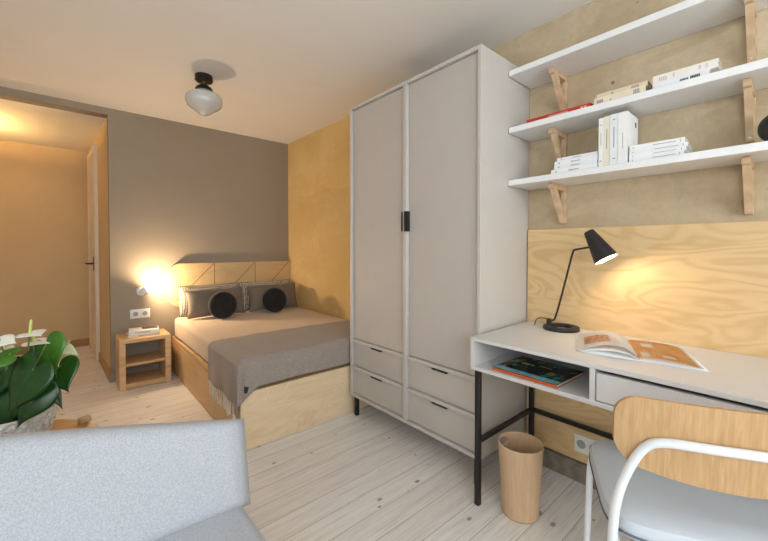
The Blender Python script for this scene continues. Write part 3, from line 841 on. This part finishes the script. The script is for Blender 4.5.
c = drape(.178, .035)
obj('label_tag', bx(nb(), -.017, .017, -.0012, .0012, -.017, .017, 0, 1, 0, M4.Translation(c + V((0, -.006, .022))) @ M4.Rotation(R(8), 4, 'Z') @ M4.Rotation(R(20), 4, 'Y')), m_tag, tb, False)
rebase(tb, (1.3, 2.3, MZ))

# headboard with grooves
hb = thing('headboard', 'low birch headboard with diagonal grooves on the taupe wall', 'headboard')
HX0, HX1, HZ0, HZ1 = .690, XR - .004, .586, .985; HY0, HY1 = YB - .045, YB - .001
def hpoly(r=.095):
    o = [(HX1, HZ0), (HX1, HZ1 - .0)]
    for k in range(11): tt = R(90 + 9 * k); o.append((HX0 + r + r * cos(tt), HZ1 - r + r * sin(tt)))
    for k in range(11): tt = R(180 + 9 * k); o.append((HX0 + r + r * cos(tt), HZ0 + r + r * sin(tt)))
    return o
XZ = M4(((1, 0, 0, 0), (0, 0, -1, 0), (0, 1, 0, 0), (0, 0, 0, 1)))
bm = nb(); prism(bm, hpoly(), -HY1, -HY0, XZ, .002); obj('board', bm, m_head, hb)
bm = nb()
def groove(x0, z0, x1, z1):
    d = V((x1 - x0, 0, z1 - z0)); L = d.length; an = atan2(z1 - z0, x1 - x0)
    bx(bm, 0, L, HY0 - .0004, HY0 + .001, -.0028, .0028, mat=M4.Translation((x0, 0, z0)) @ M4.Rotation(-an, 4, 'Y'))
for x in (1.083, 1.484): groove(x, HZ0 + .01, x, HZ1 - .004)
for x in (1.083, 1.484, HX1 - .01): groove(max(HX0 + .06, x - .365), HZ1 - (x - max(HX0 + .06, x - .365)) * 1.03, x - .006, HZ1 - .006)
obj('groove', bm, m_groove, hb, False)
obj('wall_mount', bx(nb(), HX0 + .15, HX1 - .15, YB - .0012, YB - .0002, HZ0 + .12, HZ0 + .18), m_pine, hb, False)
rebase(hb, ((HX0 + HX1) / 2, YB, HZ0))

# pillows
def pillow_bm(w, h, t, seed=0, n=26, pw=2.6):
    bm = nb(); g = {}
    for sgn in (1, -1):
        for i in range(n + 1):
            for j in range(n + 1):
                u, v = i / n * 2 - 1, j / n * 2 - 1
                if sgn == -1 and (i in (0, n) or j in (0, n)): g[sgn, i, j] = g[1, i, j]; continue
                e = ((1 - abs(u) ** pw) * (1 - abs(v) ** pw)) ** .55
                pin = 1 - .055 * (1 - abs(v) ** 2) * abs(u) ** 3; pin2 = 1 - .06 * (1 - abs(u) ** 2) * abs(v) ** 3
                wr = .10 * mn.noise(V((u * 2.3, v * 2.3, seed + sgn))) + .13 * sin(v * 17 + 3 * mn.noise(V((u * 2, v * 3, seed)))) * max(0, abs(u) - .55) * e
                g[sgn, i, j] = bm.verts.new((u * w / 2 * pin, sgn * t / 2 * e * (1 + wr), v * h / 2 * pin2))
    for sgn in (1, -1):
        for i in range(n):
            for j in range(n):
                q = [g[sgn, i, j], g[sgn, i + 1, j], g[sgn, i + 1, j + 1], g[sgn, i, j + 1]]
                bm.faces.new(q if sgn == -1 else q[::-1])
    return bm
def pillow(name, label, w, h, t, loc, tilt, rz, m, seed, tagx=None):
    r = thing(name, label, 'pillow', 'pillows on the bed')
    obj('pillow_case', pillow_bm(w, h, t, seed), m, r, ang=80)
    if tagx: obj('label_tag', bx(nb(), tagx - .02, tagx + .02, -t * .5 * .35, -t * .5 * .35 + .002, -h / 2 + .03, -h / 2 + .045), m_tag, r, False)
    r.location = loc; r.rotation_euler = (R(-tilt), 0, R(rz)); return r
pillow('pillow', 'black and white patterned pillow standing behind the left taupe pillow', .54, .285, .085, (1.015, 3.672, .647), 7, 0, m_chev, 1)
pillow('pillow', 'black and white patterned pillow standing behind the right taupe pillow', .54, .285, .085, (1.560, 3.673, .647), 7, 0, m_chev, 2)
pillow('pillow', 'taupe linen pillow on the left side of the bed', .50, .258, .13, (1.030, 3.530, .634), 18, 0, m_pillow, 3, .19)
pillow('pillow', 'taupe linen pillow on the right side of the bed by the concrete wall', .52, .258, .13, (1.580, 3.530, .634), 18, 0, m_pillow, 5, .20)
def round_c(label, loc, tilt, rz):
    r = thing('round_cushion', label, 'cushion', 'round black cushions')
    prof = [(0, -.030)] + [(.118 * k / 6, -.03 - .014 * sin(pi * k / 6)) for k in range(1, 6)] + [(.106, -.030), (.117, -.018), (.121, 0), (.117, .018), (.106, .030)] + [(.118 * k / 6, .03 + .014 * sin(pi * k / 6)) for k in range(5, 0, -1)] + [(0, .030)]
    obj('cushion_cover', lathe(nb(), prof, 48, M4.Rotation(pi / 2, 4, 'X')), m_dark, r, ang=80)
    obj('button', lathe(nb(), [(0, .006), (.007, .004), (.009, 0), (0, -.002)], 16, M4.Translation((0, -.030, 0)) @ M4.Rotation(pi / 2, 4, 'X')), m_dark, r)
    r.location = loc; r.rotation_euler = (R(-tilt), 0, R(rz))
round_c('round black cushion leaning on the left taupe pillow', (1.035, 3.365, .624), 14, -6)
round_c('round black cushion leaning on the right taupe pillow', (1.520, 3.365, .624), 14, 0)

# ------------------------------------------------------------------ wall sconce
sc_ = thing('wall_lamp', 'small white wall lamp with a glowing bare bulb beside the headboard', 'lamp')
P0 = V((.487, YB, .752)); bc = on(148, 289, 1, 3.665); axl = V((.78, -.42, .47)).normalized()
obj('wall_plate', lathe(nb(), [(0, 0), (.040, 0), (.041, .004), (.036, .020), (.020, .024), (0, .024)], 36, axis_mat(P0, (0, -1, 0))), m_white, sc_)
hp = bc - axl * .052
obj('lamp_holder', lathe(nb(), [(0, 0), (.018, 0), (.024, .004), (.0265, .014), (.0285, .0525), (.027, .0525), (.0245, .016), (0, .014)], 32, axis_mat(hp, axl)), m_white, sc_)
obj('arm', tube(nb(), [P0 + V((0, -.02, 0)), hp + V((0, .012, .0)), hp + axl * .012], .011, 12), m_white, sc_)
bm = nb(); bmesh.ops.create_uvsphere(bm, u_segments=24, v_segments=16, radius=.0235, matrix=M4.Translation(bc))
obj('bulb', bm, m_bulb, sc_)
rebase(sc_, P0)

# ------------------------------------------------------------------ nightstand
ns = thing('nightstand', 'small open pine nightstand with one shelf beside the bed', 'nightstand')
NX0, NX1, NY0, NY1, NZ_ = .298, .655, 3.50, YB - .014, .400
obj('top', bx(nb(), NX0, NX1, NY0, NY1, NZ_ - .03, NZ_, .002, 1), m_pine, ns)
for x in (NX0, NX1 - .042): obj('side_panel', bx(nb(), x, x + .042, NY0, NY1, 0, NZ_ - .03, .002, 1), m_pine, ns)
obj('shelf', bx(nb(), NX0 + .042, NX1 - .042, NY0 + .004, NY1, .185, .207, .001, 1), m_pine, ns)
obj('bottom_shelf', bx(nb(), NX0 + .042, NX1 - .042, NY0 + .004, NY1, .006, .046, .001, 1), m_pine, ns)
rebase(ns, ((NX0 + NX1) / 2, (NY0 + NY1) / 2, 0))
b1 = book('pale paperback at the bottom of the pair on the nightstand', 0, -.105, .105, 0, .020, .15, m_cream, marks=[(.3, .6, .35, .65, 8)], group='books on the nightstand')
b1.location = (.470, 3.560, NZ_); b1.rotation_euler.z = R(90)
b2 = book('white book with a dark picture on its cover, upper of the nightstand pair', 0, -.105, .105, 0, .030, .16, m_bookw, marks=[(.2, .7, .35, .6, 10)], group='books on the nightstand')
obj('cover_picture', bx(nb(), .045, .150, -.100, .015, .0299, .0306), plain('dark_cover_picture', (.06, .05, .045), .4), b2, False)
b2.location = (.474, 3.562, NZ_ + .020); b2.rotation_euler.z = R(84)

# ------------------------------------------------------------------ ceiling lamp
cl_ = thing('ceiling_lamp', 'unlit milky glass globe lamp on a dark ceiling mount', 'lamp')
CX, CYY = .712, 2.673
def clm(p): return M4.Translation((CX, CYY, 0))
obj('ceiling_mount', lathe(nb(), [(0, ZC), (.054, ZC), (.056, ZC - .005), (.056, ZC - .034), (.052, ZC - .038), (0, ZC - .038)], 40, clm(0)), m_bronze, cl_)
obj('stem', lathe(nb(), [(0, ZC - .036), (.0075, ZC - .036), (.0075, ZC - .085), (0, ZC - .085)], 16, clm(0)), plain('brass_stem', (.30, .22, .14), .35, .5, .05, .8), cl_)
obj('shade_cap', lathe(nb(), [(0, 2.238), (.012, 2.238), (.022, 2.232), (.046, 2.216), (.055, 2.203), (.055, 2.192), (0, 2.192)], 40, clm(0)), m_bronze, cl_)
gp = [(.046, 2.200), (.050, 2.188), (.072, 2.178), (.100, 2.164), (.113, 2.146), (.116, 2.126), (.113, 2.106), (.104, 2.090), (.088, 2.077), (.070, 2.066), (.050, 2.048), (.034, 2.036), (.016, 2.029), (0, 2.027)]
gp2 = [(max(0, r - .003), z + (.003 if z < 2.07 else 0)) for r, z in gp[::-1]]
obj('glass_shade', lathe(nb(), gp + gp2, 56, clm(0)), m_milk, cl_, ang=60)
rebase(cl_, (CX, CYY, ZC))

# passage lamp (left of the frame, lights the passage ceiling)
pl_ = thing('passage_lamp', 'lit bowl uplighter hanging from the passage ceiling', 'lamp')
PL = V((-.66, 4.62, AZ))
obj('mount', lathe(nb(), [(0, 0), (.05, 0), (.05, -.02), (.02, -.03), (0, -.03)], 32, M4.Translation(PL)), m_white, pl_)
obj('stem', tube(nb(), [PL - V((0, 0, .02)), PL - V((0, 0, .30))], .006), m_white, pl_)
obj('bowl', lathe(nb(), [(0, -.30), (.03, -.298), (.10, -.26), (.14, -.21), (.137, -.21), (.097, -.256), (.03, -.294), (0, -.296)], 40, M4.Translation(PL)), m_white, pl_)
bm = nb(); bmesh.ops.create_uvsphere(bm, u_segments=24, v_segments=16, radius=.03, matrix=M4.Translation(PL - V((.05, 0, .235))))
obj('bulb', bm, m_bulbh, pl_)
rebase(pl_, PL)

# ------------------------------------------------------------------ sofa
sf = thing('sofa', 'light heather grey sofa in the foreground with its loose back cushion', 'sofa')
SZS = .42
sx0, sx1, sy0, sy1 = -1.55, .368, .42, 1.33
bm = nb(); puff(bm, sx0, sx1, sy0, sy1 - .05, .24, SZS, .035, .004, 3); obj('seat_cushion', bm, m_sofa, sf)
obj('base', bx(nb(), sx0 + .02, sx1 - .02, sy0 + .03, sy1, .11, .24, .015, 3), m_sofa, sf)
obj('backrest', bx(nb(), sx0 + .02, sx1 - .06, sy1 - .07, sy1 + .04, .24, .525, .02, 3), m_sofa, sf)
for x in (sx0 + .10, sx1 - .12):
    for y in (sy0 + .10, sy1 - .08): obj('leg', lathe(nb(), [(0, 0), (.014, 0), (.022, .115), (0, .115)], 20, M4.Translation((x, y, 0))), m_tablew, sf)
# the loose cushion: front face leans back and rises towards its middle
XS0, XS1 = -.98, .384
def cush_front(u, v):     # u 0 left..1 right, v 0 bottom..1 top
    x = XS0 + (XS1 - XS0) * u
    if x > -.12:
        k = (x + .12) / (XS1 + .12); k = max(0, min(1, k))
        ztop = .722 + (.645 - .722) * k ** 1.1; ytop = 1.150 + (1.030 - 1.150) * k
    else: ztop = .722 - .05 * ((-.12 - x) / .9) ** 2; ytop = 1.15
    yb = .985 + .035 * max(0, (XS1 - x) / .5 if x > -.12 else 1)
    return V((x, yb + (ytop - yb) * v, SZS - .004 + (ztop - SZS + .004) * v))
bm = nb(); NU, NV = 46, 16; fgr = []; bgr = []
for i in range(NU + 1):
    for_g = []; bck = []
    for j in range(NV + 1):
        u, v = i / NU, j / NV
        p = cush_front(u, v); uu, vv = 2 * u - 1, 2 * v - 1
        e = max(0, (1 - abs(uu) ** 40) * (1 - abs(vv) ** 9)) ** .5
        nrm = V((0, -.93, .36)); T_ = .16
        w = .006 * mn.noise(p * 6) * e
        for_g.append(bm.verts.new(p + nrm * (.035 * e - .035 + w)))
        bck.append(for_g[-1] if (i in (0, NU) or j in (0, NV)) else bm.verts.new(p + V((0, .035, -.025)) + V((0, .10 * e, -.06 * e))))
    fgr.append(for_g); bgr.append(bck)
for i in range(NU):
    for j in range(NV):
        bm.faces.new((fgr[i][j], fgr[i + 1][j], fgr[i + 1][j + 1], fgr[i][j + 1]))
        q = list(dict.fromkeys((bgr[i][j], bgr[i][j + 1], bgr[i + 1][j + 1], bgr[i + 1][j])))
        try: bm.faces.new(q)
        except ValueError: pass
cu = obj('back_cushion', bm, m_sofa, sf, ang=75)
edge = [fgr_co for fgr_co in [cush_front(1, j / 20) + V((0, .033, -.0126)) for j in range(21)]]
rebase(sf, ((sx0 + sx1) / 2, (sy0 + sy1) / 2, 0))

# ------------------------------------------------------------------ round table behind the sofa, block, plant
tt = thing('side_table', 'low round orange wooden table behind the sofa', 'table')
TC = V((-.245, 1.80, 0)); TZ = .40
obj('table_top', lathe(nb(), [(0, TZ - .025), (.34, TZ - .025), (.348, TZ - .02), (.350, TZ - .012), (.348, TZ - .004), (.342, TZ), (0, TZ)], 72, M4.Translation(TC)), m_tablew, tt)
for k in range(3):
    a = R(60 + 120 * k); d = V((cos(a), sin(a), 0))
    obj('leg', tube(nb(), [TC + d * .27, TC + d * .20 + V((0, 0, TZ - .024))], [.012, .02], 14), m_tablew, tt)
rebase(tt, TC)
bp = on(84.5, 422, 2, TZ)
o = obj('wooden_block', bx(nb(), -.02, .02, -.012, .012, 0, .022, .002, 2), m_brk); tag(o, 'tiny pale wooden block near the edge of the round table', 'block')
o.location = bp; o.rotation_euler.z = R(25)

PC = V((-.150, 1.745, TZ))
pt = thing('potted_anthurium', 'white-flowered anthurium with heart leaves in an embossed white pot', 'plant')
pr = [(0, 0), (.082, 0), (.088, .005), (.104, .10), (.113, .165), (.114, .178), (.108, .178), (.100, .10), (.085, .012), (0, .012)]
obj('pot', lathe(nb(), pr, 56, M4.Translation(PC)), m_pot, pt)
bm = nb()
for ring_, z in ((0, .168), (1, .140)):
    for k in range(26):
        a = 2 * pi * (k + .5 * ring_) / 26; rr = .1135 - (.178 - z) * .085
        bmesh.ops.create_uvsphere(bm, u_segments=10, v_segments=6, radius=1, matrix=M4.Translation(PC + V((rr * cos(a), rr * sin(a), z - .012))) @ M4.Rotation(a, 4, 'Z') @ M4.Diagonal((.004, .009, .012, 1)))
obj('embossed_pattern', bm, m_pot, pt)
obj('soil', lathe(nb(), [(0, .158), (.06, .162), (.104, .155), (.104, .15), (0, .15)], 36, M4.Translation(PC)), m_soil, pt)
fw = V((sin(YAW), cos(YAW), 0)); rt = V((cos(YAW), -sin(YAW), 0)); up = V((0, 0, 1))   # bearings of the room as seen from its middle
crown = PC + V((0, 0, .15))
def heart(L, Wd, curl=.18, fold=.25, n=40, rings=7):
    """heart leaf in its own frame: stalk joint at 0, tip along +x, face +z"""
    bm = nb(); o = []
    for k in range(n):
        a = 2 * pi * k / n - pi
        x = 16 * sin(a) ** 3; y = 13 * cos(a) - 5 * cos(2 * a) - 2 * cos(3 * a) - cos(4 * a)   # classic heart, notch at a=0
        hx = (5 - y) / 22 ; hy = x / 16 * .5
        o.append((hx * L, hy * Wd))
    c = bm.verts.new((0, 0, 0)); prev = None
    for r_ in range(1, rings + 1):
        f = r_ / rings; cur = []
        for x, y in o:
            X, Y = x * f, y * f
            z = fold * abs(Y) * (.5) - curl * (max(0, X) / L) ** 2 * L - .35 * (Y * Y) / Wd 
            cur.append(bm.verts.new((X, Y, z)))
        if prev is None:
            for k in range(n): bm.faces.new((c, cur[k], cur[(k + 1) % n]))
        else:
            for k in range(n): bm.faces.new((prev[k], cur[k], cur[(k + 1) % n], prev[(k + 1) % n]))
        prev = cur
    return bm
def frame(p, tip, nrm):
    x = V(tip).normalized(); z = V(nrm); z = (z - x * z.dot(x)).normalized(); y = z.cross(x)
    return M4(((x.x, y.x, z.x, p.x), (x.y, y.y, z.y, p.y), (x.z, y.z, z.z, p.z), (0, 0, 0, 1)))
def dirw(a, b, c): return rt * a + up * b - fw * c        # right, up, towards the viewer
def leaf(px, py, y, L, Wd, tip, nrm, m, curl=.18):
    p = on(px, py, 1, y)
    bm = heart(L, Wd, curl); bmesh.ops.transform(bm, matrix=frame(p, dirw(*tip), dirw(*nrm)), verts=bm.verts)
    lf = obj('leaf', bm, m, pt, solid=.0012, ang=70)
    b = crown + V((random.uniform(-.03, .03), random.uniform(-.03, .03), 0))
    mid = (p + b) / 2 + V((0, 0, .03)); obj('leaf_stalk', tube(nb(), sm([b, mid, p + V((0, 0, .004)), p], 6)[:-1], .0028, 8), m_stem, lf)
def flower(px, py, y, L, Wd, tip, nrm, m, spt, sl=.05):
    p = on(px, py, 1, y)
    bm = heart(L, Wd, .05, .35); bmesh.ops.transform(bm, matrix=frame(p, dirw(*tip), dirw(*nrm)), verts=bm.verts)
    f = obj('spathe', bm, m, pt, solid=.0014, ang=70)
    d = dirw(*spt).normalized(); obj('spadix', tube(nb(), [p, p + d * sl * .5, p + d * sl * .92, p + d * sl], [.0042, .0045, .0034, .0015], 10), m_spadix, f)
    b = crown + V((random.uniform(-.03, .03), random.uniform(-.03, .03), 0))
    obj('flower_stalk', tube(nb(), sm([b, (b + p) / 2 + V((.01, 0, .0)), p - V((0, 0, .006)), p], 6), .0026, 8), m_stem, f)
Y0 = 1.72
# main leaves
leaf(33, 371, Y0 - .10, .150, .165, (-.42, -.86, .30), (-.10, .42, .90), m_leafd2)
leaf(46, 346, Y0 + .03, .120, .150, (.42, -.84, .32), (-.25, .45, .85), m_leafl)
leaf(59, 368, Y0 + .05, .100, .125, (.55, -.75, .35), (.15, .50, .85), m_leafm)
leaf(40, 392, Y0 - .12, .120, .115, (-.42, -.84, .35), (.15, .30, .94), m_leafd2)
leaf(6, 366, Y0 + .0, .140, .140, (-.35, -.88, .3), (-.25, .40, .87), m_leafd)
leaf(10, 356, Y0 - .04, .075, .085, (-.9, -.12, .35), (0, .85, .55), m_leafl)
leaf(22, 366, Y0 + .11, .10, .12, (-.2, -.8, -.3), (0, .5, .8), m_leafm)
leaf(12, 399, Y0 - .03, .10, .11, (-.2, -.9, .25), (.1, .3, .9), m_leafd)
leaf(52, 389, Y0 + .02, .085, .040, (.5, -.82, .1), (.5, .4, .75), m_leafd)
leaf(-14, 372, Y0 + .05, .14, .15, (-.8, -.4, .2), (-.3, .7, .6), m_leafm)
flower(0, 341, Y0 + .0, .062, .070, (.85, -.05, .1), (.02, .90, .45), m_spathe, (-.5, .6, .3))
flower(4, 350, Y0 + .06, .045, .05, (.9, .15, .1), (-.1, .92, .4), m_spathe, (.2, .8, .2))
flower(30, 333.5, Y0 + .02, .062, .085, (.75, -.02, .25), (-.04, .985, .12), m_spathe, (.18, .95, .1), .050)
flower(34, 342, Y0 + .06, .065, .075, (.85, .0, .1), (-.05, .985, .16), m_spathe, (.12, .95, .2), .040)
flower(63, 348, Y0 + .08, .075, .046, (.9, -.28, .15), (.05, .75, .65), m_spathc, (.75, .75, .1), .045)
rebase(pt, PC)

# ------------------------------------------------------------------ light
w = bpy.data.worlds.new('sky'); scn.world = w; w.use_nodes = True
bg = w.node_tree.nodes['Background']; sky = w.node_tree.nodes.new('ShaderNodeTexSky')
try: sky.sky_type = 'HOSEK_WILKIE'
except Exception: pass
w.node_tree.links.new(sky.outputs[0], bg.inputs['Color']); bg.inputs['Strength'].default_value = .5
def area(name, loc, rot, sx, sy, power, col):
    l = bpy.data.lights.new(name, 'AREA'); l.shape = 'RECTANGLE'; l.size = sx; l.size_y = sy; l.energy = power; l.color = col
    o = bpy.data.objects.new(name, l); COL.objects.link(o); o.location = loc; o.rotation_euler = rot; return o
area('window_daylight', ((wx0 + wx1) / 2, YF - .35, 1.35), (R(102), 0, 0), 3.0, 1.7, 122, (.86, .94, 1.0))
area('window_daylight', (XL - .35, -.35, 1.5), (0, R(-90), 0), 1.7, 1.9, 50, (.86, .94, 1.0))

vs = scn.view_settings
vs.view_transform = 'Standard'; vs.look = 'None'; vs.gamma = 1; vs.use_curve_mapping = False
vs.exposure = 0.13
scn.cycles.use_denoising = True
scn.cycles.max_bounces = 10; scn.cycles.diffuse_bounces = 6
scn.cycles.sample_clamp_indirect = 6
